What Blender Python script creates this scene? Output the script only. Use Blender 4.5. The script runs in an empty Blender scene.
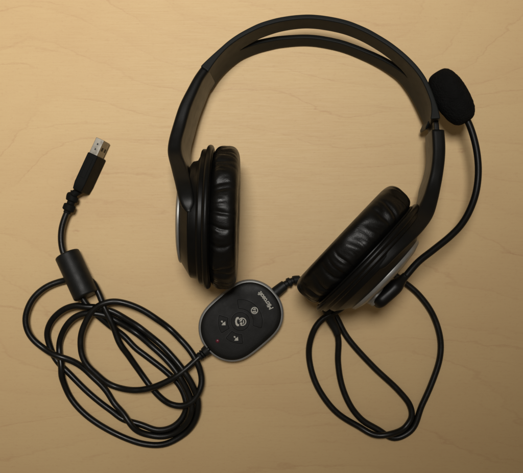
import bpy, bmesh, math, random
import numpy as np
from mathutils import Vector, Matrix, noise

random.seed(4)
scene = bpy.context.scene
COL = scene.collection
PI = math.pi

# ------------------------------------------------------------------ measuring frame
# The photo was taken from straight above: 1 photo pixel is 0.6 mm on the table,
# lens 0.45 m above it.  pt() turns a measured pixel and a height into metres.
H = 0.450
S = 0.0006
CX, CY = 261.5, 236.5
def pt(px, py, z=0.0):
    f = S * (1.0 - z / H)
    return Vector(((px - CX) * f, (CY - py) * f, z))
MM = 0.001

# ------------------------------------------------------------------ helpers
def parent_to(o, p):
    if p is None: return
    o.parent = p
    if p.type == 'EMPTY':
        o.matrix_parent_inverse = Matrix.Translation(-p.location)

def obj(name, verts, faces, mats, parent=None, smooth=True, sharp=None, matidx=None):
    me = bpy.data.meshes.new(name)
    me.from_pydata([tuple(v) for v in verts], [], faces)
    bm = bmesh.new(); bm.from_mesh(me)
    bmesh.ops.recalc_face_normals(bm, faces=bm.faces)
    bm.to_mesh(me); bm.free()
    for m in (mats if isinstance(mats, (list, tuple)) else [mats]):
        me.materials.append(m)
    if matidx:
        for p, i in zip(me.polygons, matidx): p.material_index = i
    for p in me.polygons: p.use_smooth = smooth
    if sharp is not None: me.set_sharp_from_angle(angle=math.radians(sharp))
    o = bpy.data.objects.new(name, me)
    COL.objects.link(o)
    parent_to(o, parent)
    return o

def thing(name, label, cat, loc):
    o = bpy.data.objects.new(name, None)
    o.empty_display_size = 0.01
    o.location = loc
    COL.objects.link(o)
    o['label'] = label; o['category'] = cat
    return o

def bevel(o, w, seg=3, ang=40):
    m = o.modifiers.new('bevel', 'BEVEL')
    m.width = w; m.segments = seg; m.limit_method = 'ANGLE'; m.angle_limit = math.radians(ang)
    m2 = o.modifiers.new('wn', 'WEIGHTED_NORMAL'); m2.keep_sharp = True
    return o

def spline(pts, step):
    """centripetal-ish Catmull-Rom through pts (np array n x d), resampled evenly"""
    P = np.array([list(p) for p in pts], float)
    P = np.vstack([2*P[0]-P[1], P, 2*P[-1]-P[-2]])
    out = []
    for i in range(1, len(P)-2):
        p0, p1, p2, p3 = P[i-1:i+3]
        d1 = max(np.linalg.norm((p1-p0)[:2])**.5, 1e-9)
        d2 = max(np.linalg.norm((p2-p1)[:2])**.5, 1e-9)
        d3 = max(np.linalg.norm((p3-p2)[:2])**.5, 1e-9)
        m1 = (p2-p1) - (0 if d1 < 1e-8 else 1)*0
        t1 = ((p1-p0)/d1 - (p2-p0)/(d1+d2) + (p2-p1)/d2)*d2
        t2 = ((p2-p1)/d2 - (p3-p1)/(d2+d3) + (p3-p2)/d3)*d2
        for u in np.linspace(0, 1, 24, endpoint=False):
            u2, u3 = u*u, u*u*u
            out.append((2*u3-3*u2+1)*p1 + (u3-2*u2+u)*t1 + (-2*u3+3*u2)*p2 + (u3-u2)*t2)
    out.append(P[-2])
    out = np.array(out)
    L = np.concatenate([[0], np.cumsum(np.linalg.norm(np.diff(out, axis=0), axis=1))])
    n = max(int(round(L[-1]/step)), 2)
    s = np.linspace(0, L[-1], n+1)
    return np.stack([np.interp(s, L, out[:, k]) for k in range(out.shape[1])], 1)

def resample(pts, n):
    P = spline(pts, 1e-3)
    L = np.concatenate([[0], np.cumsum(np.linalg.norm(np.diff(P, axis=0), axis=1))])
    s = np.linspace(0, L[-1], n)
    return np.stack([np.interp(s, L, P[:, k]) for k in range(P.shape[1])], 1)

def tube(path, rad, seg=20):
    """verts, faces of a tube; rad: number or list; closed flat ends"""
    P = [Vector(p) for p in path]; n = len(P)
    R = rad if hasattr(rad, '__len__') else [rad]*n
    T = []
    for i in range(n):
        d = P[min(i+1, n-1)] - P[max(i-1, 0)]
        T.append(d.normalized())
    up = Vector((0, 0, 1)) if abs(T[0].z) < .9 else Vector((1, 0, 0))
    N = (up - T[0]*up.dot(T[0])).normalized()
    V, F = [], []
    for i in range(n):
        N = (N - T[i]*N.dot(T[i])).normalized()
        B = T[i].cross(N)
        for k in range(seg):
            a = 2*PI*k/seg
            V.append(P[i] + (N*math.cos(a) + B*math.sin(a))*R[i])
    for i in range(n-1):
        for k in range(seg):
            k2 = (k+1) % seg
            F.append((i*seg+k, i*seg+k2, (i+1)*seg+k2, (i+1)*seg+k))
    F.append(tuple(range(seg-1, -1, -1)))
    F.append(tuple((n-1)*seg + k for k in range(seg)))
    return V, F

def frame(axis, up=Vector((0, 0, 1))):
    a = axis.normalized()
    u = (up - a*up.dot(a)).normalized()
    return a, u, a.cross(u)

def lathe(profile, origin, axis, seg=96, disp=None, close=False):
    """profile [(along, radius)] turned about axis at origin"""
    a, u, w = frame(axis)
    V, F = [], []
    m = len(profile)
    for k in range(seg):
        th = 2*PI*k/seg
        d = u*math.cos(th) + w*math.sin(th)
        for j, (al, r) in enumerate(profile):
            if disp: al2, r2 = disp(j, th, al, r)
            else: al2, r2 = al, r
            V.append(origin + a*al2 + d*max(r2, 1e-6))
    for k in range(seg):
        k2 = (k+1) % seg
        for j in range(m if close else m-1):
            j2 = (j+1) % m
            F.append((k*m+j, k*m+j2, k2*m+j2, k2*m+j))
    return V, F

def round_quad(q, r, m=5):
    """closed quad q (a, b, b2, a2) with corners rounded by radius r"""
    out = []
    for i in range(4):
        p, c, n_ = q[i-1], q[i], q[(i+1) % 4]
        d1, d2 = (p-c), (n_-c)
        rr = min(r, d1.length*.48, d2.length*.48)
        s0, s1 = c + d1.normalized()*rr, c + d2.normalized()*rr
        for k in range(m+1):
            t = k/m
            out.append(s0*(1-t)**2 + c*2*t*(1-t) + s1*t*t)
    return out
def round_bar(secs, r):
    """smooth loft of rounded quads, its two ends drawn in slightly"""
    A = np.array([[list(p) for p in q] for q in secs])
    kk = np.hanning(9)[1:-1]; kk /= kk.sum()
    Bp = np.pad(A, ((3, 3), (0, 0), (0, 0)), mode='reflect', reflect_type='odd')
    A = sum(kk[i]*Bp[i:i+len(A)] for i in range(7))
    secs = [[Vector(p) for p in q] for q in A]
    S = [round_quad(q, r) for q in secs]
    def end(i, j):
        c = sum(S[i], Vector())/len(S[i]); d = (S[i][0]-S[j][0]).normalized()
        return [[c+(p-c)*f+d*e for p in S[i]] for f, e in ((.97, .0003), (.90, .0006), (.75, .0008))]
    a, b = end(0, 1), end(-1, -2)
    return loft(a[::-1] + S + b)

def loft(sections, cap=True):
    n = len(sections[0]); V, F = [], []
    for s in sections: V += [Vector(p) for p in s]
    for i in range(len(sections)-1):
        for k in range(n):
            k2 = (k+1) % n
            F.append((i*n+k, i*n+k2, (i+1)*n+k2, (i+1)*n+k))
    if cap:
        F.append(tuple(range(n-1, -1, -1)))
        F.append(tuple((len(sections)-1)*n+k for k in range(n)))
    return V, F

def merge(*parts):
    V, F = [], []
    for v, f in parts:
        o = len(V); V += list(v); F += [tuple(i+o for i in q) for q in f]
    return V, F

# ------------------------------------------------------------------ materials
def new_mat(name):
    m = bpy.data.materials.new(name); m.use_nodes = True
    nt = m.node_tree; nt.nodes.clear()
    out = nt.nodes.new('ShaderNodeOutputMaterial')
    b = nt.nodes.new('ShaderNodeBsdfPrincipled')
    nt.links.new(b.outputs[0], out.inputs[0])
    return m, nt, b

def N(nt, t, **kw):
    n = nt.nodes.new(t)
    for k, v in kw.items():
        if k in n.inputs: n.inputs[k].default_value = v
        else: setattr(n, k, v)
    return n

def solid(name, col, rough=.5, metal=0., bump=0., scale=2000., spec=.5, rvar=.08, cvar=.25, dist=.0002):
    m, nt, b = new_mat(name)
    tc = N(nt, 'ShaderNodeTexCoord')
    n1 = N(nt, 'ShaderNodeTexNoise', Scale=180., Detail=4.)
    nt.links.new(tc.outputs['Object'], n1.inputs['Vector'])
    mr = N(nt, 'ShaderNodeMapRange'); mr.inputs['To Min'].default_value = rough-rvar; mr.inputs['To Max'].default_value = rough+rvar
    mr.inputs['From Min'].default_value = .3; mr.inputs['From Max'].default_value = .7
    nt.links.new(n1.outputs['Fac'], mr.inputs['Value'])
    nt.links.new(mr.outputs[0], b.inputs['Roughness'])
    mix = N(nt, 'ShaderNodeMix', data_type='RGBA')
    mix.inputs['A'].default_value = (*[c*(1-cvar) for c in col], 1)
    mix.inputs['B'].default_value = (*[min(c*(1+cvar), 1) for c in col], 1)
    nt.links.new(n1.outputs['Fac'], mix.inputs['Factor'])
    nt.links.new(mix.outputs['Result'], b.inputs['Base Color'])
    b.inputs['Metallic'].default_value = metal
    b.inputs['Specular IOR Level'].default_value = spec
    if bump:
        n2 = N(nt, 'ShaderNodeTexNoise', Scale=scale, Detail=3.)
        nt.links.new(tc.outputs['Object'], n2.inputs['Vector'])
        bp = N(nt, 'ShaderNodeBump', Strength=bump, Distance=dist)
        nt.links.new(n2.outputs['Fac'], bp.inputs['Height'])
        nt.links.new(bp.outputs[0], b.inputs['Normal'])
    return m

M_BAND   = solid('black_satin_plastic', (.0095, .0105, .0099), .50, bump=.2, scale=3500, spec=.11, rvar=.03)
M_ARM    = solid('black_smooth_plastic', (.0045, .0047, .0045), .40, bump=.15, scale=2500, spec=.21, rvar=.03)
M_CUP    = solid('black_cup_plastic', (.0035, .0035, .0033), .38, bump=.1, scale=2500, spec=.17, rvar=.03)
M_LEATH  = solid('black_leatherette', (.0035, .0034, .0031), .40, spec=.22, bump=.25, scale=1600, dist=.00025)
M_SILVER = solid('silver_paint', (.25, .25, .24), .42, metal=.5, bump=.05, rvar=.03)
M_RIM    = solid('grey_trim_plastic', (.22, .22, .21), .45, metal=.3)
M_STEEL  = solid('steel_strip', (.10, .10, .10), .32, metal=.9)
M_USB    = solid('nickel_shell', (.14, .13, .11), .34, metal=1., rvar=.10)
M_CORD   = solid('black_cord_rubber', (.0040, .0042, .0037), .36, bump=.15, scale=900, spec=.36, rvar=.08)
M_FERR   = solid('black_moulded_plastic', (.007, .0076, .0074), .46, bump=.35, scale=3000, spec=.26)
M_PLUG   = solid('black_plug_plastic', (.007, .0073, .0068), .62, bump=.3, scale=3000, spec=.06, rvar=.03)
M_BUTTON = solid('black_button_plastic', (.0045, .0046, .0043), .5, bump=.2, scale=4000, spec=.18)
M_FOAM   = solid('black_foam', (.006, .006, .0058), .95, bump=1., scale=1100, spec=.10, rvar=.02, cvar=.6, dist=.0010)
M_FACE   = solid('charcoal_face_plastic', (.0068, .0069, .0064), .52, bump=.3, scale=4000, spec=.20)
M_SHADE_TONGUE    = solid('shade_and_tongue_black', (.003, .003, .003), .7)  # black that paints shade in button grooves and latch windows; also the tongue
M_INK    = solid('white_print', (.42, .41, .36), .6)
M_LED    = solid('red_lens', (.12, .010, .026), .4)
M_MESH   = solid('black_speaker_cloth', (.006, .006, .006), .9, bump=.8, scale=2500)

def wood():
    m, nt, b = new_mat('maple_laminate')
    L = nt.links.new
    tc = N(nt, 'ShaderNodeTexCoord')
    def mapping(scale, rot=0., loc=(0, 0, 0)):
        mp = N(nt, 'ShaderNodeMapping')
        mp.inputs['Scale'].default_value = scale
        mp.inputs['Rotation'].default_value = (0, 0, rot)
        mp.inputs['Location'].default_value = loc
        L(tc.outputs['Object'], mp.inputs['Vector']); return mp
    def math_(op, a, bv=None, clamp=False):
        n = N(nt, 'ShaderNodeMath', operation=op); n.use_clamp = clamp
        for i, v in enumerate((a, bv)):
            if v is None: continue
            if isinstance(v, (int, float)): n.inputs[i].default_value = v
            else: L(v, n.inputs[i])
        return n.outputs[0]
    def rng(v, a, c, d=0., e=1., sm=True):
        n = N(nt, 'ShaderNodeMapRange'); n.interpolation_type = 'SMOOTHSTEP' if sm else 'LINEAR'
        n.inputs['From Min'].default_value = a; n.inputs['From Max'].default_value = c
        n.inputs['To Min'].default_value = d; n.inputs['To Max'].default_value = e
        L(v, n.inputs['Value']); return n.outputs[0]
    sep = N(nt, 'ShaderNodeSeparateXYZ'); L(tc.outputs['Object'], sep.inputs[0])
    # growth-ring field: straight across the board, bulging into cathedrals in the middle
    big = N(nt, 'ShaderNodeTexNoise', Scale=1., Detail=1.2, Roughness=.45)
    L(mapping((4.2, 8.5, 1), .05, (1.93, .42, 0)).outputs[0], big.inputs['Vector'])
    wob = N(nt, 'ShaderNodeTexNoise', Scale=1., Detail=5., Roughness=.62)
    L(mapping((34, 120, 1)).outputs[0], wob.inputs['Vector'])
    dx = math_('SUBTRACT', sep.outputs['X'], -.01); dy = math_('SUBTRACT', sep.outputs['Y'], .05)
    rr2 = math_('SQRT', math_('ADD', math_('MULTIPLY', dx, dx), math_('MULTIPLY', dy, dy)))
    figure = rng(rr2, .09, .20, 12., 4.5)
    fieldA = math_('MULTIPLY', math_('SUBTRACT', big.outputs['Fac'], .5), figure)
    fieldY = math_('MULTIPLY', sep.outputs['Y'], 40.)
    fieldW = math_('MULTIPLY', wob.outputs['Fac'], .50)
    field = math_('ADD', math_('ADD', fieldA, fieldY), fieldW)
    fr = math_('FRACT', field)
    d = math_('ABSOLUTE', math_('SUBTRACT', fr, .5))
    line = math_('SUBTRACT', 1., rng(d, 0., .036))
    soft = math_('SUBTRACT', 1., rng(fr, .5, .95))
    soft = math_('MULTIPLY', soft, rng(fr, .46, .52))
    lm = N(nt, 'ShaderNodeTexNoise', Scale=1., Detail=2.)
    L(mapping((14, 30, 1), 0, (5, 3, 0)).outputs[0], lm.inputs['Vector'])
    lmf = rng(lm.outputs['Fac'], .36, .66, .12, 1.)
    line = math_('MULTIPLY', line, lmf)
    # second family of fainter, closer straight grain lines
    f2 = math_('FRACT', math_('ADD', math_('ADD', math_('MULTIPLY', sep.outputs['Y'], 105.), math_('MULTIPLY', big.outputs['Fac'], 9.)), math_('MULTIPLY', wob.outputs['Fac'], 1.2)))
    d2 = math_('ABSOLUTE', math_('SUBTRACT', f2, .5))
    lm2 = N(nt, 'ShaderNodeTexNoise', Scale=1., Detail=2.)
    L(mapping((9, 55, 1), 0, (2, 8, 0)).outputs[0], lm2.inputs['Vector'])
    line2 = math_('MULTIPLY', math_('SUBTRACT', 1., rng(d2, 0., .09)), rng(lm2.outputs['Fac'], .5, .7))
    # fine fibre streaks, and cloudy blotches
    fib = N(nt, 'ShaderNodeTexNoise', Scale=1., Detail=4., Roughness=.7)
    L(mapping((55, 1300, 1), .015).outputs[0], fib.inputs['Vector'])
    blo = N(nt, 'ShaderNodeTexNoise', Scale=1., Detail=3., Roughness=.6)
    L(mapping((9, 22, 1), .1).outputs[0], blo.inputs['Vector'])
    fle = N(nt, 'ShaderNodeTexNoise', Scale=1., Detail=2.)
    L(mapping((330, 700, 1)).outputs[0], fle.inputs['Vector'])
    # a few dark mineral flecks
    vor = N(nt, 'ShaderNodeTexVoronoi', Scale=1.); L(mapping((16, 22, 1)).outputs[0], vor.inputs['Vector'])
    spk = math_('MULTIPLY', math_('SUBTRACT', 1., rng(vor.outputs['Distance'], .015, .055)), rng(fle.outputs['Fac'], .4, .6))
    dark = math_('ADD', math_('MULTIPLY', line, .17), math_('MULTIPLY', soft, .035))
    dark = math_('ADD', dark, math_('MULTIPLY', line2, .20))
    dark = math_('ADD', dark, math_('MULTIPLY', rng(fib.outputs['Fac'], .35, .75), .065))
    dark = math_('ADD', dark, math_('MULTIPLY', rng(blo.outputs['Fac'], .35, .7), .09))
    dark = math_('ADD', dark, math_('MULTIPLY', rng(fle.outputs['Fac'], .55, .75), .09))
    por = N(nt, 'ShaderNodeTexNoise', Scale=1., Detail=3., Roughness=.7)
    L(mapping((420, 3000, 1)).outputs[0], por.inputs['Vector'])
    dark = math_('ADD', dark, math_('MULTIPLY', rng(por.outputs['Fac'], .56, .72), .16))
    dark = math_('ADD', dark, math_('MULTIPLY', spk, .34), True)
    mix = N(nt, 'ShaderNodeMix', data_type='RGBA')
    mix.inputs['A'].default_value = (.69, .498, .254, 1)
    mix.inputs['B'].default_value = (.42, .185, .095, 1)
    L(dark, mix.inputs['Factor'])
    L(mix.outputs['Result'], b.inputs['Base Color'])
    r = rng(fib.outputs['Fac'], .3, .7, .50, .60)
    L(r, b.inputs['Roughness'])
    b.inputs['Specular IOR Level'].default_value = .3
    grn = N(nt, 'ShaderNodeTexNoise', Scale=900., Detail=3.); L(tc.outputs['Object'], grn.inputs['Vector'])
    hsum = math_('ADD', grn.outputs['Fac'], math_('MULTIPLY', fib.outputs['Fac'], .4))
    bp = N(nt, 'ShaderNodeBump', Strength=.12, Distance=.0003)
    L(hsum, bp.inputs['Height']); L(bp.outputs[0], b.inputs['Normal'])
    return m
M_WOOD = wood()

# ------------------------------------------------------------------ table top
t = obj('table_top', [(-.6, -.45, -.025), (.6, -.45, -.025), (.6, .45, -.025), (-.6, .45, -.025),
                      (-.6, -.45, 0), (.6, -.45, 0), (.6, .45, 0), (-.6, .45, 0)],
        [(0, 1, 2, 3), (4, 5, 6, 7), (0, 1, 5, 4), (1, 2, 6, 5), (2, 3, 7, 6), (3, 0, 4, 7)], M_WOOD, smooth=False)
t['kind'] = 'structure'
t['label'] = 'pale maple wood table top with thin wavy grain lines'
t['category'] = 'table'

# ------------------------------------------------------------------ HEADSET
headset = thing('headset', 'black over-ear headset with silver caps, padded cushions and boom microphone', 'headset', pt(315, 150, 0))

# --- headband: a strap on edge, split into two straps over the crown
U_px = [(200.9,66.2),(204.6,62.3),(212,55.2),(220,48.0),(228.5,40.6),(238,34.0),(249.6,27.6),(259,23.2),(268.7,20),(278,17.6),(290,15.6),(300,14.6),(309.6,14.3),(319,14.9),
        (328.7,16.2),(340,18.4),(349.6,21.0),(359,24.6),(368.7,29.0),(378,34.2),(389.6,41.4),(399,48.4),(408.7,56.8),(418,66.6),(425.5,77),(431,88),(435.5,100),(438.6,110),(440.2,118.2)]
L_px = [(211,91.5),(220,79),(230,69),(241.5,60.5),(250,56.6),(259,53.4),(268.7,50.8),(278,48.7),(290,47.2),(302,46.4),(314,46.9),(328.7,49.3),(340,52),(349.6,55.2),
        (359,58.9),(369,63.2),(380,68.8),(388.5,74),(397,80.3),(406,91),(413.5,103.5),(420,116.5),(426,129)]
def zc(py): return 0.0170 + (py-30)*0.000115
NT = 220
Uw = resample([pt(x, y, zc(y)+.0155) for x, y in U_px], NT)
Lw = resample([pt(x, y, max(zc(y-26)-.0158, .001)) for x, y in L_px], NT)
def strap():
    TH = .0056
    def frac_near(x, y):
        v = pt(x, y, zc(y)+.0155)
        return np.linalg.norm(Uw[:, :2]-np.array(v[:2]), axis=1).argmin()/(NT-1)
    ta, tb = frac_near(239.5, 33), frac_near(416.5, 65)
    V, W, idx = [], [], {}
    F = []
    nv = 5
    for i in range(NT):
        f = i/(NT-1)
        u = Vector(Uw[i]); l = Vector(Lw[i])
        tg = (Vector(Uw[min(i+1, NT-1)])-Vector(Uw[max(i-1, 0)])).normalized()
        up = (u-l).normalized()
        out = tg.cross(up).normalized()
        if out.dot(u-Vector((.03, .02, u.z))) < 0: out = -out
        e0, e1 = max(0, 1-f/.10), max(0, 1-(1-f)/.07)
        th = .0028 + .0026*max(e0**1.5, e1**1.5)
        u = u - out*th/2; l = l + out*th/2
        op = 0.
        if ta < f < tb:
            k = min(f-ta, tb-f)
            op = math.sin(PI/2*min(k/.25, 1.))**.9
        va = .58 - (.58-.40)*op
        vb = .58 + (.725-.58)*op
        for side, (s0, s1) in enumerate(((0, va), (vb, 1))):
            for j in range(nv):
                v = s0 + (s1-s0)*j/(nv-1)
                if side == 1 and j == 0 and op == 0:
                    idx[(i, 1, 0)] = idx[(i, 0, nv-1)]; continue
                idx[(i, side, j)] = len(V)
                lift = 0.0009*math.sin(PI*min(max(v, 0), 1))*(1 if side == 0 else 1)
                V.append(u.lerp(l, v) + out*lift); W.append(th/TH)
    for i in range(NT-1):
        for side in (0, 1):
            for j in range(nv-1):
                F.append((idx[(i, side, j)], idx[(i, side, j+1)], idx[(i+1, side, j+1)], idx[(i+1, side, j)]))
    o = obj('headband', V, F, M_BAND, headset)
    vg = o.vertex_groups.new(name='thick')
    for i, w in enumerate(W): vg.add([i], w, 'REPLACE')
    m = o.modifiers.new('solid', 'SOLIDIFY'); m.thickness = TH; m.offset = 0; m.vertex_group = 'thick'; m.thickness_vertex_group = 0
    m.use_even_offset = False
    bevel(o, .0011, 3, 50)
    return o
band = strap()

# --- slider arms: lofted bars given by outer and inner edge of their upper rim
def bar_loft(rows, name, mat, parent, bev=.0022, n=110):
    """rows: (outer px, outer py, inner px, inner py, z top, z bottom, foot shift mm outward at the bottom)"""
    A = resample([pt(r[0], r[1], r[4]*MM) for r in rows], n)
    B = resample([pt(r[2], r[3], r[4]*MM) for r in rows], n)
    # bottom heights by matching arc fraction of the outer edge
    O = np.array([list(pt(r[0], r[1], r[4]*MM)) for r in rows])
    Lk = np.concatenate([[0], np.cumsum(np.linalg.norm(np.diff(O, axis=0), axis=1))]); Lk /= Lk[-1]
    s = np.linspace(0, 1, n)
    zb = np.interp(s, Lk, [r[5]*MM for r in rows])
    sh = np.interp(s, Lk, [r[6]*MM for r in rows])
    kk = np.hanning(11)[1:-1]; kk /= kk.sum()
    sm = lambda q: np.convolve(np.pad(q, 4, mode='edge'), kk, 'valid')
    zb, sh = sm(zb), sm(sh)
    secs = []
    for i in range(n):
        a, b = Vector(A[i]), Vector(B[i])
        d = (a-b); d.z = 0; d.normalize()
        secs.append([a, b, Vector((b.x, b.y, zb[i])) + d*sh[i], Vector((a.x, a.y, zb[i])) + d*sh[i]])
    V, F = round_bar(secs, .0025)
    return obj(name, V, F, mat, parent, sharp=60)

left_rows = [  # left arm, down to where it forks round the cup
 (200.2,66.8, 208.6,71.0, 36.5, 5.5, -2.0),
 (194,75.5,   203.0,79.0, 38,   6.5, -2.2),
 (188.3,85.7, 198.2,89.0, 39.5, 8.0, -2.5),
 (179,104,    190.6,107,  42,   10,  -2.7),
 (172.4,124,  185.2,126,  44.5, 12,  -2.6),
 (167.8,141,  181.0,142.5,48,   14,  -2.5),
 (166.9,151,  181.8,152.5,51,   15,  -1.6),
 (168.0,158,  183.7,158.0,54.5, 18,  -1.0),
 (170.3,166.5,186.4,165.0,59.5, 30,  -.5),
 (172.4,175,  188.8,173.0,64.5, 50,  -.2),
 (174.6,183.7,191.0,181.0,69,   62,  0),
 (177.6,197,  194.0,194.5,73.5, 67.5,0),
 (179.6,204,  195.2,202.0,74.5, 69,  0),
 (181.8,208.5,194.6,207.0,74.5, 69.5,0),
 (185.2,211.2,191.4,210.5,74.4, 69.8,0)]
arm = bar_loft(left_rows, 'slider_arm', M_ARM, headset)

right_rows = [
 (445.0,130.2, 431.8,130.0, 42,  12, 2.6),
 (446.0,143,   432.6,142,   43.5,12.5, 2.8),
 (445.8,156,   432.8,153,   45,  13, 3.2),
 (443.8,173.5, 431.2,169,   47.5,13.5, 3.0),
 (440.9,190,   427.6,184,   49.5,19, 1.6),
 (438.3,202,   423.6,196.5, 53,  33, .6),
 (434.2,215.5, 417.6,208.0, 58,  46, .2),
 (426.0,228.2, 408.6,219.2, 66,  54, 0),
 (415.5,239.6, 398.5,231.0, 73.5, 66, 0),
 (403.4,251.2, 386.5,242.5, 77.5, 71.5, 0),
 (392,262.6,   376.8,252.8, 78.6, 73, 0),
 (385.3,268.8, 373.4,258.2, 78.6, 73.2, 0),
 (380.4,270.6, 373.8,263.6, 78.4, 73.4, 0)]
arm2 = bar_loft(right_rows, 'slider_arm', M_ARM, headset)

# steel extension strip drawn out of the band into the right arm
p0, p1, p2 = pt(434.0, 108, .034), pt(436.3, 122, .0345), pt(438.2, 140, .036)
secs = []
for k, p in enumerate([p0.lerp(p1, .0), p0.lerp(p1, .5), p1, p1.lerp(p2, .5), p2]):
    d = Vector((1, .14, 0)).normalized()*.0014
    lo = Vector((p.x+.001, p.y, p.z-.020))
    secs.append([p-d, p+d, lo+d, lo-d])
o = bevel(obj('slider_strip', *loft(secs), M_CUP, headset), .0005, 2)
# hooked plastic end tip at the lower inner corner of the band
secs = []
for (x, y, w, zt, zb) in ((428.8, 121.0, 1.2, 24, 8), (427.0, 126.0, 1.6, 24, 8), (425.8, 129.6, .9, 23, 9)):
    c = pt(x, y, .02)
    d = Vector((.86, .5, 0))*w*MM*1.1
    secs.append([Vector((c.x-d.x, c.y-d.y, zt*MM)), Vector((c.x+d.x, c.y+d.y, zt*MM)), Vector((c.x+d.x, c.y+d.y, zb*MM)), Vector((c.x-d.x, c.y-d.y, zb*MM))])
bevel(obj('band_end_tip', *loft(secs), M_BAND, band), .0004, 2)

# --- ear cups
def ear_cup(origin, axis, seed, steps=None, flat_side=0.):
    def along(a):                                  # this cup's own depth along its axis
        if steps is None: return a
        return float(np.interp(a, [q[0] for q in steps], [q[1] for q in steps]))
    """origin: centre of the cushion's front plane; axis points outward (away from the head)"""
    mm = MM
    prof = [(13.0, 0), (13.0, 21), (16.4, 25), (16.8, 36.2), (20.2, 36.4), (20.6, 36.9), (22.4, 36.9), (22.9, 36.2),
            (23.0, 34.2), (24.2, 34.0), (25.2, 33.6), (26.0, 33.4), (31.2, 25.6), (31.6, 24.6), (31.6, 0)]
    def shave(j, th, al, r):                       # the housing is less deep towards the headband
        if al > along(23.3)*mm and r > .02: r -= flat_side*max(0., math.sin(th))**1.5
        return al, r
    V, F = lathe([(along(a)*mm, r*mm) for a, r in prof], origin, axis, 144, disp=shave)
    cup = obj('ear_cup', V, F, M_CUP, headset, sharp=35)
    bevel(cup, .0004, 2, 30)
    # lip ring between cushion and flange
    ring = []
    for k in range(20):
        a = 2*PI*k/20
        ring.append(((along(19.2)+1.7*math.cos(a))*mm, (37.6+1.7*math.sin(a))*mm))
    V, F = lathe(ring, origin, axis, 144, close=True)
    obj('seam_ring', V, F, M_CUP, cup)
    # padded cushion with gathers
    prof = []
    NP = 64
    for k in range(NP):
        a = 2*PI*k/NP
        c, s_ = math.cos(a), math.sin(a)
        e = 2/2.9
        prof.append((along(8.7 + 8.7*math.copysign(abs(c)**e, c))*mm, (28.8 + 10.4*math.copysign(abs(s_)**e, s_))*mm))
    def disp(j, th, al, r):
        A = al/mm; R = r/mm
        q = 2*PI*j/NP
        outer = max(0., math.sin(q))**.35
        x, y = math.cos(th), math.sin(th)
        warp = noise.noise(Vector((x*3+seed, y*3, A*.10)))*.35
        a1 = th + warp*.22
        n1 = noise.noise(Vector((math.cos(a1)*5.0+seed*3, math.sin(a1)*5.0, A*.035)))
        n2 = noise.noise(Vector((math.cos(a1)*9+seed, math.sin(a1)*9, A*.06+7)))
        n3 = noise.noise(Vector((math.cos(th)*30, math.sin(th)*30+seed, A*.2)))
        n4 = noise.noise(Vector((math.cos(a1+.09*n1)*13+seed*2, math.sin(a1+.09*n1)*13, A*.09+2)))
        near = max(0., min(1., (A-1.0)/9.0))
        seam = max(0., min(1., (A-6.0)/8.0))
        wr = (1-abs(n1)*2.2)
        wr = max(wr, 0)**2.0
        dR = -1.35*wr*near + .6*n2*near + .22*n3*max(0., (A-12)/6)
        dR -= .45*max(0., 1-abs(n4)*2.8)**2*seam
        dR += .5*noise.noise(Vector((x*1.6+seed, y*1.6, 3)))
        return al, r + dR*outer*mm
    V, F = lathe(prof, origin, axis, 420, disp=disp, close=True)
    obj('ear_cushion', V, F, M_LEATH, cup)
    # cloth over the speaker
    V, F = lathe([(10.5*mm, 0), (10.2*mm, 10*mm), (9.5*mm, 19.5*mm)], origin, axis, 48)
    obj('speaker_cloth', V, F, M_MESH, cup)
    # silver outer cap
    prof = [(31.0, 23.4), (31.4, 25.3), (32.6, 25.4), (33.3, 24.8), (34.6, 21), (35.4, 15), (35.8, 8), (35.9, 0)]
    V, F = lathe([(along(a)*mm, r*mm) for a, r in prof], origin, axis, 128)
    obj('silver_cap', V, F, M_SILVER, cup, sharp=50)
    return cup

def tilt(dirn, deg):
    d = Vector((dirn[0], dirn[1], 0)).normalized()
    return (d*math.cos(math.radians(deg)) + Vector((0, 0, 1))*math.sin(math.radians(deg))).normalized()

# left cup
axL = tilt((-1, .028), .6)
cL = pt(0, 218, .040); cL.x = -.0106; cL.z = .0400
cupL = ear_cup(cL, axL, 1.7, ((0, 1.9), (19.2, 17.9), (23, 22.6), (24.2, 24.4), (26, 27), (31.2, 32.0), (31.6, 32.3), (36, 35.2)), .0034)
# right cup
axR = tilt((.725, -.688), 4.5)
nR, tR = Vector((.725, -.688, 0)), Vector((.688, .725, 0))
cR = nR*.0303 + tR*.0310; cR.z = .0430
cupR = ear_cup(cR, axR, 5.2)

# --- microphone: silver pivot, flat black hub, bent boom, foam ball
piv = cR + axR*.0320 - tR*.0117
piv.z = .0455
boom_pts = [(382,301,.0475),(392,291.5,.0475),(403.5,278.8,.047),(418,262.2,.045),(434,249.4,.0425),(450.5,236,.040),(461,225.0,.038),(469.2,211.5,.036),
            (475.8,193,.034),(478.3,172,.033),(476.5,150,.032),(471,129,.031),(465.5,117,.030),(458,105,.030)]
bp = spline([pt(x, y, z) for x, y, z in boom_pts], .0012)
n = len(bp)
rad = []
for i in range(n):
    rad.append(.00195)
V, F = tube(bp, rad, 20)
boom = obj('microphone_boom', V, F, M_ARM, headset)
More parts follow.
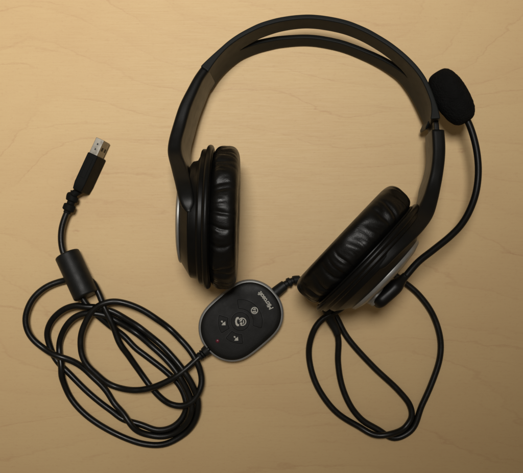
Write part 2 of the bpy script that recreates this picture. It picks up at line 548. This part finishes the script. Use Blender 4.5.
# hub bar (thick root of the boom)
hp = spline([pt(x, y, .0475) for x, y in ((374.3,305.6),(381.3,299.2),(390.8,290.8),(399.0,282.6),(406.0,275.2))], .0009)
hn = len(hp)
secs = []
for i in range(hn):
    f = i/(hn-1)
    tg = Vector(hp[min(i+1, hn-1)]-hp[max(i-1, 0)]).normalized()
    sd = tg.cross(Vector((0, 0, 1))).normalized()
    w = .0039; h = .0062
    if f < .22: k = f/.22; e = math.sqrt(max(1-(1-k)**2, .0016)); w *= .35+.65*e; h *= e
    if f > .62: k = (f-.62)/.38; k = k*k*(3-2*k); w = w*(1-k)+.0020*k; h = h*(1-k)+.0021*k
    c = Vector(hp[i])
    secs.append([c + sd*w*math.copysign(abs(math.cos(a))**.75, math.cos(a)) + Vector((0, 0, 1))*h*math.copysign(abs(math.sin(a))**.75, math.sin(a)) for a in [2*PI*k/28 for k in range(28)]])
V, F = loft(secs)
obj('boom_hub', V, F, M_ARM, boom)
V, F = lathe([(-.001, 0), (-.001, .0062), (.0046, .0062), (.0051, .0057), (.0070, .0055), (.0070, 0)], piv, axR, 64)
obj('pivot_barrel', V, F, M_SILVER, boom, sharp=30)
# foam windscreen
fa, fb = pt(436.6, 72.0, .030), pt(466.6, 122.2, .030)
ax = (fb-fa); Lf = ax.length; axn = ax.normalized()
prof = []
for k in range(49):
    u = k/48
    a = PI*u
    al = .5*(1-math.cos(a))*Lf
    r = (.0092 + .0004*math.sin(PI*(u-.1)))*max(0., math.sin(a))**.55*(1.03-.06*u)
    prof.append((al, max(r, 1e-5)))
def fdisp(j, th, al, r):
    p = Vector((math.cos(th)*r, math.sin(th)*r, al))
    d = noise.noise(p*240)*.00018 + noise.noise(p*900)*.00022
    d *= min(1, r/.004)
    return al, r + d
V, F = lathe(prof, fa, axn, 140, disp=fdisp)
obj('foam_windscreen', V, F, M_FOAM, boom)

# ------------------------------------------------------------------ CORDS
CR = .00186
def lay(path_xy, r, lo=None, order_gap=.014, push=True, key=None):
    """lay a cord on the table: later stretches of the path climb over earlier ones"""
    P = path_xy.copy(); n = len(P)
    ds = np.linalg.norm(np.diff(P, axis=0), axis=1).mean()
    gap = int(order_gap/ds)
    d = 2*r*1.01
    if push:                                   # near-parallel neighbours lie side by side
        for it in range(22):
            T = np.gradient(P, axis=0); T /= np.linalg.norm(T, axis=1)[:, None]
            D = P[None]-P[:, None]; dist = np.linalg.norm(D, axis=2)
            I = np.arange(n); far = np.abs(I[None]-I[:, None]) > gap
            par = np.abs(T@T.T) > .93
            m = far & par & (dist < d) & (dist > 1e-7)
            w = np.where(m, (d-dist)/np.maximum(dist, 1e-6), 0)
            mv = -(D*w[:, :, None]).sum(1)/np.maximum(m.sum(1), 1)[:, None]*.22
            k = np.hanning(17)[1:-1]; k /= k.sum()
            for c in range(2):
                mvp = np.pad(mv[:, c], 7, mode='edge'); P[:, c] += np.convolve(mvp, k, 'valid')
    D = np.linalg.norm(P[None]-P[:, None], axis=2)
    base = np.full(n, r) if lo is None else np.maximum(lo, r)
    I = np.arange(n)
    key = I.astype(float) if key is None else key
    M = (key[None] < key[:, None]) & (np.abs(I[None]-I[:, None]) > gap) & (D < d*.92)
    lift = np.sqrt(np.maximum(d*d-D*D, 0))
    z = base.copy()
    for it in range(4):
        req = np.maximum(base, np.where(M, z[None]+lift, 0).max(1))
        zz = req.copy()                       # a stiff cord cannot drop steeply
        for i in range(1, n): zz[i] = max(zz[i], zz[i-1]-.30*ds)
        for i in range(n-2, -1, -1): zz[i] = max(zz[i], zz[i+1]-.30*ds)
        w = 11; k = np.hanning(w+2)[1:-1]; k /= k.sum()
        zz = np.convolve(np.pad(zz, w//2, mode='edge'), k, 'valid')
        z = np.maximum(zz, r)
    z = np.where(z > .007, .007 + (z-.007)*.40, z)      # piled turns sag and bed into each other
    return np.column_stack([P, z])

def pxpath(lst, z=.003, step=.0014):
    return spline([pt(x, y, z)[:2] for x, y in lst], step)

# --- USB cord: plug -> ferrite -> coil -> controller
usb_path = [(75.6,191),(74.2,199),(70.6,209),(66.5,219),(63.8,229),(63.2,240),(65,251),(70,262),(78,281),(85.5,299),(92,307.5),(104.6,320),(115,330),(127.8,342.7),(148,358),
 (165.8,372),(178.5,384.6),(185.5,397),(188.2,409),(184,421),(174,429.5),(158,433),(140,427.5),(127.5,421),(115.6,413.4),(104,406),(87,392),(70,375),
 (58,362.5),(50.7,349.8),(47.3,335),(51.7,322),(64.4,309.6),(77,305),(90,306.8),(103,308),(116,312),(130,321),(143,330),(160.8,342.7),(176,358),(186,370.6),
 (194,385),(198,399),(193.5,416),(182.5,433),(165.7,444.2),(144.6,444.6),(115,434),(85.7,415.5),(69.5,397),(62.8,379),(61.5,366),(58.8,352),(60,341),
 (66.5,327),(77,316.2),(90,311.2),(104,313),(119,320.5),(134,330.5),(150.6,343.2),(168,358.5),(178.5,371),(187.5,388),(192.2,406),(188.5,419.5),(180,428.5),(169,433.5),(156,434),
 (141,429.5),(128.5,421),(120.7,412.5),(114,404),(106,390.6),(98.7,380.4),(90,372),(80,364.4),(70,358.7),(50,351),(35,339.4),(28.8,329),(27.4,316),(33.6,299.5),(46,287.5),(62,281),
 (80,278.5),(93,280.5),(100,291),(106.5,306),(113,320),(122,341),(136,366.5),(155,391.5),(170,402),(184,403.8),(195,397.5),(202,383),(200.6,368),(191,349.5),(166,325),(140,307.2),
 (120,300.7),(108.8,301.5),(98,307),(89.8,318),(83.6,333),(82.9,348.5),(86,360),(92,370),(102,379.6),(114,385.6),(129,388.6),(148,387.2),(171,378),(187,367),(198,357.2),(207,349.6),(210.5,346.7)]
P = pxpath(usb_path)
n = len(P)
lo = np.full(n, CR)
s_end = np.arange(n)
lo = np.maximum(lo, np.interp(s_end, [0, 12, 40, 60], [.0080, .0088, .0090, CR]))
# passing through the ferrite bead: stay in its bore
def near_idx(q):
    v = pt(*q, .003); return int(np.linalg.norm(P-np.array(v[:2]), axis=1)[:200].argmin())
ia, ib = near_idx((65, 251)), near_idx((86, 300))
lo = np.maximum(lo, np.interp(s_end, [ia-14, ia, ib, ib+14], [CR, .0082, .0105, CR], left=CR, right=CR))
i_last = n-1
lo = np.maximum(lo, np.interp(s_end, [n-22, n-8, n-1], [CR, .0058, .0065], left=CR))
for q, hgt, wd in (((27.4, 316), .0062, 26.), ((82.6, 343), .0085, 24.)):      # springy turns that stand clear of the table
    v = pt(*q, .003); k0 = int(np.linalg.norm(P-np.array(v[:2]), axis=1).argmin())
    lo = np.maximum(lo, CR + (hgt-CR)*np.exp(-((s_end-k0)/wd)**2))
key = s_end.astype(float)
key[n-17:] = .5                                # the lead into the remote dips below the last turn
v = pt(80, 279, .003)
ku = 200 + int(np.linalg.norm(P[200:]-np.array(v[:2]), axis=1).argmin())
key[ku-14:ku+12] = .2                          # this turn runs below the ferrite bead
cord = lay(P, CR, lo, key=key)
# the loop that runs below the bead stays on the table
usb = thing('usb_cable', 'coiled black cable with ferrite cylinder and silver USB plug, lying left of the remote', 'cable', pt(110, 350, 0))
V, F = tube(cord, CR, 18)
obj('cord', V, F, M_CORD, usb)

def cyl_rounded(a, b, r, e, name, mat, parent, seg=72):
    ax = (b-a); L = ax.length
    pr = [(0, .0004), (0, r-e)]
    for k in range(1, 7):
        q = PI/2*k/6; pr.append((e-e*math.cos(q), r-e+e*math.sin(q)))
    for k in range(0, 7):
        q = PI/2*k/6; pr.append((L-e+e*math.sin(q), r-e+e*math.cos(q)))
    pr.append((L, .0004))
    V, F = lathe(pr, a, ax, seg)
    return obj(name, V, F, mat, parent, sharp=60)
fa_, fb_ = pt(66.8, 253.8, .0082), pt(86.3, 296.2, .0118)
bead = cyl_rounded(fa_, fb_, .0074, .0011, 'ferrite_bead', M_FERR, usb)

# --- USB plug, standing on its narrow edge
def box_along(a, b, half_w, z0, z1, taper=1.):
    d = (b-a); d.z = 0; d.normalize(); sd = Vector((-d.y, d.x, 0))
    secs = []
    for p, k in ((a, taper), (a.lerp(b, .2), 1.), (b, 1.)):
        zm, hz = (z0+z1)/2, (z1-z0)/2*k
        w = half_w*k
        secs.append([Vector((p.x, p.y, zm+hz))+sd*w, Vector((p.x, p.y, zm+hz))-sd*w, Vector((p.x, p.y, zm-hz))-sd*(w+ROLL), Vector((p.x, p.y, zm-hz))+sd*(w-ROLL)])
    return secs
ROLL = .0019                                   # the plug leans a little to the right
ztop = .0158
a_ = (pt(71.8, 189.4, ztop)+pt(80.4, 191.2, ztop))/2
b_ = (pt(88.4, 152.6, ztop)+pt(97.4, 155.2, ztop))/2
V, F = loft(box_along(a_, b_, .0032, .0005, ztop, .86))
plug = bevel(obj('usb_plug', V, F, M_PLUG, usb), .0007, 3)
dirp = (b_-a_); dirp.z = 0; dirp.normalize(); sdp = Vector((-dirp.y, dirp.x, 0))
# recessed grip panel raised on the top edge
ztm = .0142
a2 = b_ - dirp*.002; a2 = a2 + sdp*.0002
b2 = a2 + dirp*.0117
secs = []
hw, z0, z1 = .0025, .0022, ztm
shell = []
def ring_at(p, w, zz0, zz1):
    return [Vector((p.x, p.y, zz1))+sdp*w, Vector((p.x, p.y, zz1))-sdp*w, Vector((p.x, p.y, zz0))-sdp*(w+.0011), Vector((p.x, p.y, zz0))+sdp*(w-.0011)]
secs = [ring_at(a2, hw, z0, z1), ring_at(b2, hw, z0, z1), ring_at(b2, hw-.0004, z0+.0004, z1-.0004), ring_at(b2-dirp*.009, hw-.0004, z0+.0004, z1-.0004)]
V, F = loft(secs)
sh = bevel(obj('metal_shell', V, F, M_USB, plug), .00025, 2)
# black tongue inside the shell
V, F = loft([ring_at(b2-dirp*.0088, .0009, z0+.001, z1-.001), ring_at(b2-dirp*.0006, .0009, z0+.001, z1-.001)])
off = sdp*.0008
obj('tongue', [v+off for v in V], F, M_SHADE_TONGUE, sh, smooth=False)
# flat dark patches painting the shade of latch windows and the folded seam
parts = []
for k, zz in ((0, .0050), (1, .0105)):
    c = b2 - dirp*.0052 - sdp*(hw+.00012+.0011*(z1-zz)/(z1-z0)); c.z = zz
    q = []
    for sx, sz in ((-1, -1), (1, -1), (1, 1), (-1, 1)):
        q.append(c + dirp*.0011*sx + Vector((0, 0, .00115*sz)) + sdp*(.00115*sz*.0011/(z1-z0)))
    parts.append((q, [(0, 1, 2, 3)]))
c = b2 - dirp*.0050 + sdp*.0001; c.z = z1+.00006
for dx in (-.0016, .0016):
    q = [c + dirp*(dx+.0005*sx) + sdp*.0004*sy for sx, sy in ((-1, -1), (1, -1), (1, 1), (-1, 1))]
    parts.append((q, [(0, 1, 2, 3)]))
obj('latch_window_shade', *merge(*parts), M_SHADE_TONGUE, sh, smooth=False)
# grip ridge lines on the overmould's top edge
parts = []
for k in range(1):
    c = a_.lerp(b_, .62); c.z = ztop+.00018
    w = .0014
    parts.append(loft([[c-dirp*.0062+sdp*w, c-dirp*.0062-sdp*w, c-dirp*.0062-sdp*w-Vector((0,0,.0006)), c-dirp*.0062+sdp*w-Vector((0,0,.0006))],
                       [c+dirp*.0062+sdp*w, c+dirp*.0062-sdp*w, c+dirp*.0062-sdp*w-Vector((0,0,.0006)), c+dirp*.0062+sdp*w-Vector((0,0,.0006))]]))
bevel(obj('grip_panel', *merge(*parts), M_PLUG, plug), .0002, 2)
# knuckled strain relief
sr0 = a_ + dirp*.0015 - sdp*.0006; sr0.z = .0080
sr1 = Vector(cord[5])
knk = spline([sr0] + [Vector(cord[q]) for q in (2, 4, 6, 8, 10)], .0003)
rr = []
for i in range(len(knk)):
    s = i/(len(knk)-1)
    bump = 0.0
    for c0, w0 in ((.46, .125), (.80, .125)):
        x = abs(s-c0)/w0
        if x < 1: bump = max(bump, (1-x**8))
    rr.append(.0023 + .0013*bump if s < .93 else .00215)
V, F = tube(knk, rr, 28)
obj('strain_relief', V, F, M_PLUG, plug, sharp=50)

# --- headset cord: from the right cup, two loops, back below the cup, to the controller
hs_path = [(327,306),(331.5,317),(336.4,328),(338.3,340),(338.2,362),(342.3,386.5),(352,408.2),(366,424),(378,432),(394,436.6),(408.2,430.2),(417.6,414.6),(431,386.5),(440.3,358),(440.6,338),(432.8,314),
 (418.8,294.5),(404,282),(391,273.2),(376,274),(354,288),(338,303),(333.2,313),(337,322),(350,341),(374,367.4),(398.5,390.5),(410.2,405.5),(413.6,419),(407,429.5),(394.5,434.6),(378,433.6),
 (358,426.2),(336,412),(318.4,388.5),(310.4,366),(309.2,346),(314.5,327.5),(322,318),(332,312),(342,303.5),(340,290),(322,283),(303,279.6),(295,279.8),(287,283.2),(280.5,287.9),(275,292.4),(271.5,295.4)]
Ph = pxpath(hs_path)
n = len(Ph)
sidx = np.arange(n)
lo = np.maximum(np.full(n, CR), np.interp(sidx, [0, 10, 26], [.0075, .0055, CR]))
lo = np.maximum(lo, np.interp(sidx, [n-26, n-9, n-1], [CR, .0062, .0065], left=CR))
hc = lay(Ph, CR, lo)
hcab = thing('headset_cable', 'thin black cord looping below the right ear cup to the remote', 'cable', pt(375, 380, 0))
V, F = tube(hc, CR, 18)
obj('cord', V, F, M_CORD, hcab)
sr = hc[1:14]
V, F = tube(sr, [.0034-.0013*i/12 for i in range(13)], 24)
obj('strain_relief', V, F, M_FERR, hcab)

# ------------------------------------------------------------------ INLINE CONTROLLER
ctl = thing('inline_remote', 'oval black inline remote with grey rim, white icons and round buttons', 'remote control', pt(241, 320.8, 0))
cc = pt(241.0, 320.8, .008); cc.z = 0
ang = math.radians(40)
eu, ev = Vector((math.cos(ang), math.sin(ang), 0)), Vector((-math.sin(ang), math.cos(ang), 0))
K = S*(1-.008/H)
A_, B_ = 44.6*K, 33.6*K
def outline(inset, z, n=140):
    pts = []
    a, b = A_-inset, B_-inset
    for k in range(n):
        th = 2*PI*k/n
        c, q = math.cos(th), math.sin(th)
        # rounded capsule: half circles drawn apart, shoulders slightly full
        e = 2/2.12
        x = (a-b)*math.tanh(c*5)/math.tanh(5) + b*math.copysign(abs(c)**e, c)
        y = b*math.copysign(abs(q)**e, q)
        pts.append(cc + eu*x + ev*y + Vector((0, 0, z)))
    return pts
def shell_from(rings, cap=True): return loft(rings, cap)
mm = MM
V, F = loft([outline(6*mm, .0006), outline(3*mm, .0009), outline(1.6*mm, .0024), outline(.9*mm, .0046)])
obj('lower_case', V, F, M_FACE, ctl, sharp=50)
V, F = loft([outline(.9*mm, .0044), outline(.25*mm, .0048), outline(0, .0058), outline(0, .0076), outline(.3*mm, .0086), outline(.8*mm, .0091), outline(1.5*mm, .0091), outline(1.6*mm, .0086)])
obj('grey_rim', V, F, M_RIM, ctl, sharp=60)
ZF = .0112
V, F = loft([outline(1.45*mm, .0084), outline(1.45*mm, .0097), outline(1.7*mm, .0103), outline(2.4*mm, .0108), outline(4.2*mm, .0111), outline(7*mm, ZF)])
obj('face_plate', V, F, M_FACE, ctl, sharp=50)

def cpt(px, py, z=ZF):
    return pt(px, py, z)
BC = cpt(240.4, 321.4)
def button(poly, name):
    """poly: closed outline of 2D offsets (m) around BC"""
    c = sum((Vector(p) for p in poly), Vector((0, 0)))/len(poly)
    n = len(poly)
    def ringz(grow, z):
        out = []
        for i in range(n):
            p, q, r_ = Vector(poly[i-1]), Vector(poly[i]), Vector(poly[(i+1) % n])
            d = (r_-p).normalized(); nr = Vector((d.y, -d.x))
            if ccw < 0: nr = -nr
            w = q + nr*grow
            out.append(Vector((BC.x+w.x, BC.y+w.y, z)))
        return out
    area = sum(poly[i-1][0]*poly[i][1]-poly[i][0]*poly[i-1][1] for i in range(n))
    ccw = 1 if area > 0 else -1
    secs = [ringz(.00045, ZF-.0004), ringz(.00045, ZF+.00005), ringz(.00000, ZF+.00008), ringz(-.00002, ZF+.00045), ringz(-.00010, ZF+.00060), ringz(-.00026, ZF+.00068)]
    V, F = loft(secs, cap=False)
    idx = []
    for fi, f in enumerate(F):
        idx.append(1 if fi < 2*n else 0)  # dark skirt round the button paints the shade of a groove
    from mathutils.geometry import tessellate_polygon
    top = (len(secs)-1)*n
    for tri in tessellate_polygon([[Vector((p.x, p.y, 0)) for p in secs[-1]]]):
        F.append(tuple(top+q for q in tri)); idx.append(0)
    return obj(name, V, F, [M_BUTTON, M_SHADE_TONGUE], ctl, sharp=20, matidx=idx)
def arc_poly(r0, r1, a0, a1, rc=.0009):
    """annular segment with rounded corners"""
    raw = []
    a0, a1 = math.radians(a0), math.radians(a1)
    m = 26
    for k in range(m+1):
        a = a0+(a1-a0)*k/m; raw.append(Vector((r1*math.cos(a), r1*math.sin(a))))
    for k in range(m+1):
        a = a1+(a0-a1)*k/m; raw.append(Vector((r0*math.cos(a), r0*math.sin(a))))
    # chaikin twice for soft corners after even resampling
    def resamp(q, nn):
        q = q+[q[0]]; L = [0]
        for i in range(1, len(q)): L.append(L[-1]+(q[i]-q[i-1]).length)
        out = []
        for k in range(nn):
            s = L[-1]*k/nn
            i = max(j for j in range(len(L)) if L[j] <= s); i = min(i, len(q)-2)
            out.append(q[i].lerp(q[i+1], (s-L[i])/max(L[i+1]-L[i], 1e-12)))
        return out
    p = resamp(raw, 110)
    for _ in range(3):
        p = [(p[i-1]+p[i]*2+p[(i+1) % len(p)])/4 for i in range(len(p))]
    return [tuple(v) for v in p]
px_ = S*(1-ZF/H)
button([(9.3*px_*math.cos(2*PI*k/64), 9.3*px_*math.sin(2*PI*k/64)) for k in range(64)], 'call_button')
button(arc_poly(12.6*px_, 22.2*px_, -18, 99), 'mute_button')
button(arc_poly(12.6*px_, 22.2*px_, 163, 212), 'volume_button')
button(arc_poly(12.6*px_, 22.2*px_, 228, 277), 'volume_button')

def flat(polys, name, mat, z, th=.00006, parent=ctl):
    """raised print: list of closed outlines in world xy"""
    parts = []
    for poly in polys:
        n = len(poly)
        parts.append(loft([[Vector((p[0], p[1], z)) for p in poly], [Vector((p[0], p[1], z+th)) for p in poly]]))
    return obj(name, *merge(*parts), mat, parent, smooth=False)
ZB = ZF+.00069
def dpx(c, dx, dy): return (c[0]+dx*px_, c[1]-dy*px_)
def ringpoly(c, r0, r1, a0=0, a1=360, m=40):
    o = [(c[0]+r1*px_*math.cos(math.radians(a0+(a1-a0)*k/m)), c[1]+r1*px_*math.sin(math.radians(a0+(a1-a0)*k/m))) for k in range(m+1)]
    i = [(c[0]+r0*px_*math.cos(math.radians(a1+(a0-a1)*k/m)), c[1]+r0*px_*math.sin(math.radians(a1+(a0-a1)*k/m))) for k in range(m+1)]
    return o+i
def disc(c, r, m=24): return [(c[0]+r*px_*math.cos(2*PI*k/m), c[1]+r*px_*math.sin(2*PI*k/m)) for k in range(m)]
# handset and ringed figure on the centre button
c = cpt(237.0, 321.5, ZB)
hs = []
hand = []
pl = [(1.7,-4.4),(-.1,-4.4),(-1.3,-3.0),(-1.9,0),(-1.3,3.0),(.1,4.6),(1.9,4.5),(2.2,2.9),(1.0,2.4),(.3,1.9),(-.1,0),(.3,-1.9),(.9,-2.4),(2.1,-2.8)]
polys = [[dpx(c, *p) for p in pl]]
g = cpt(242.2, 321.7, ZB)
polys.append(ringpoly(g, 3.2, 4.1, -118, 152))
polys.append([dpx(g, *p) for p in ((-2.9,-.2),(-1.2,-2.9),(.6,-3.0),(-.2,-1.4),(-.9,-.1))])
polys.append([dpx(g, *p) for p in ((.9,-1.7),(1.7,-1.5),(1.9,1.2),(1.1,2.4),(.8,1.0))])
polys.append([dpx(g, *p) for p in ((-2.4,1.0),(-.4,.6),(.3,1.6),(-.3,3.0),(-1.7,3.0))])
flat(polys, 'call_icon', M_INK, ZB)
# crossed-out microphone in a ring
g = cpt(254.5, 310.5, ZB)
polys = [ringpoly(g, 2.75, 3.55, 0, 359.9)]
polys.append([dpx(g, *p) for p in ((-.2,-2.2),(.9,-2.3),(1.2,-.6),(.6,.5),(-.5,.4),(-.7,-.9))])
polys.append([dpx(g, *p) for p in ((-2.4,1.0),(-1.2,.6),(.9,1.2),(1.0,2.0),(-1.5,2.0))])
polys.append([dpx(g, *p) for p in ((-2.2,-1.7),(-1.7,-2.2),(2.2,1.6),(1.7,2.2))])
flat(polys, 'mute_icon', M_INK, ZB)
# small speaker-with-sign marks
for (x, y) in ((223.3, 323.2), (236.0, 338.6)):
    g = cpt(x, y, ZB)
    polys = [[dpx(g, *p) for p in ((1.9,-1.9),(2.3,2.0),(-1.7,2.0),(-1.1,.9),(-.4,.7),(-1.0,-.2),(.1,-.5),(.9,-.9))],
             [dpx(g, *p) for p in ((-2.2,-2.4),(-.9,-2.6),(-.3,-1.2),(-1.4,-.8),(-2.3,-1.4))]]
    flat(polys, 'volume_icon', M_INK, ZB)
# indicator lens
g = cpt(217.5, 341, ZF)
V, F = lathe([(-.0004, 0), (-.0004, .00112), (.00012, .00110), (.00034, .0007), (.00042, 0)], Vector((g.x, g.y, ZF)), Vector((0, 0, 1.)) if False else Vector((0, .0001, 1)), 32)
obj('indicator_light', V, F, M_LED, ctl)
# printed word
fc = bpy.data.curves.new('lettering', 'FONT')
fc.body = 'Microsoft'; fc.size = .0033; fc.shear = .22; fc.offset = .00009; fc.extrude = .00004
fc.align_x = 'CENTER'; fc.align_y = 'CENTER'; fc.space_character = .94; fc.resolution_u = 4
fo = bpy.data.objects.new('lettering_source', fc); COL.objects.link(fo)
bpy.context.view_layer.update()
dg = bpy.context.evaluated_depsgraph_get()
me = bpy.data.meshes.new_from_object(fo.evaluated_get(dg))
bpy.data.objects.remove(fo)
xs = [v.co.x for v in me.vertices]; wid = max(xs)-min(xs); mid = (max(xs)+min(xs))/2
ys = [v.co.y for v in me.vertices]; midy = (max(ys)+min(ys))/2
sc_ = 21.5*px_/wid
ta = math.radians(126.8)
g = cpt(265.3, 300.5, ZF)
for v in me.vertices:
    x, y = (v.co.x-mid)*sc_, (v.co.y-midy)*sc_*1.1
    v.co = Vector((g.x + x*math.cos(ta)-y*math.sin(ta), g.y + x*math.sin(ta)+y*math.cos(ta), ZF-.00002+v.co.z))
me.materials.clear(); me.materials.append(M_INK)
lt = bpy.data.objects.new('lettering', me); COL.objects.link(lt); parent_to(lt, ctl)

# ribbed cable boots at both ends
def boot(pts, name):
    P = spline(pts, .0004)
    rr = []
    for i in range(len(P)):
        x = i/(len(P)-1)
        r = .0034-.0009*x
        for c0 in (.50, .72):
            if abs(x-c0) < .05: r -= .0008
        rr.append(r)
    V, F = tube(P, rr, 28)
    obj(name, V, F, M_FERR, ctl, sharp=50)
boot([Vector(cord[-q]) for q in (2, 3, 4, 5, 6, 7)], 'cable_boot')
boot([Vector(hc[-q]) for q in (3, 5, 8, 11, 13, 15)], 'cable_boot')

# ------------------------------------------------------------------ light, camera, world
def area(name, loc, target, size, power, col, size_y=None):
    l = bpy.data.lights.new(name, 'AREA'); l.energy = power; l.color = col
    l.shape = 'RECTANGLE'; l.size = size; l.size_y = size_y or size
    o = bpy.data.objects.new(name, l); COL.objects.link(o)
    o.location = loc
    o.rotation_euler = (Vector(target)-Vector(loc)).to_track_quat('-Z', 'Y').to_euler()
    return o
def spot(name, loc, target, cone, soft, power, col):
    l = bpy.data.lights.new(name, 'SPOT'); l.energy = power; l.color = col
    l.spot_size = math.radians(cone); l.spot_blend = 1.; l.shadow_soft_size = soft
    o = bpy.data.objects.new(name, l); COL.objects.link(o)
    o.location = loc
    o.rotation_euler = (Vector(target)-Vector(loc)).to_track_quat('-Z', 'Y').to_euler()
spot('ceiling_lamp', (-.035, .20, .90), (-.25, .47, 0), 104, .11, 34., (1., .97, .93))

w = bpy.data.worlds.new('World'); scene.world = w; w.use_nodes = True
bg = w.node_tree.nodes['Background']
bg.inputs['Color'].default_value = (1., .80, .55, 1); bg.inputs['Strength'].default_value = .12

cam = bpy.data.cameras.new('camera'); co = bpy.data.objects.new('camera', cam); COL.objects.link(co)
co.location = (0, 0, H); co.rotation_euler = (0, 0, 0)
cam.sensor_fit = 'HORIZONTAL'; cam.sensor_width = 36.
cam.lens = 36.*H/(523*S)
cam.clip_start = .01; cam.clip_end = 50
scene.camera = co
scene.cycles.filter_width = 1.6
scene.view_settings.view_transform = 'Standard'
scene.view_settings.look = 'None'
scene.view_settings.exposure = 0.
scene.view_settings.gamma = 1.
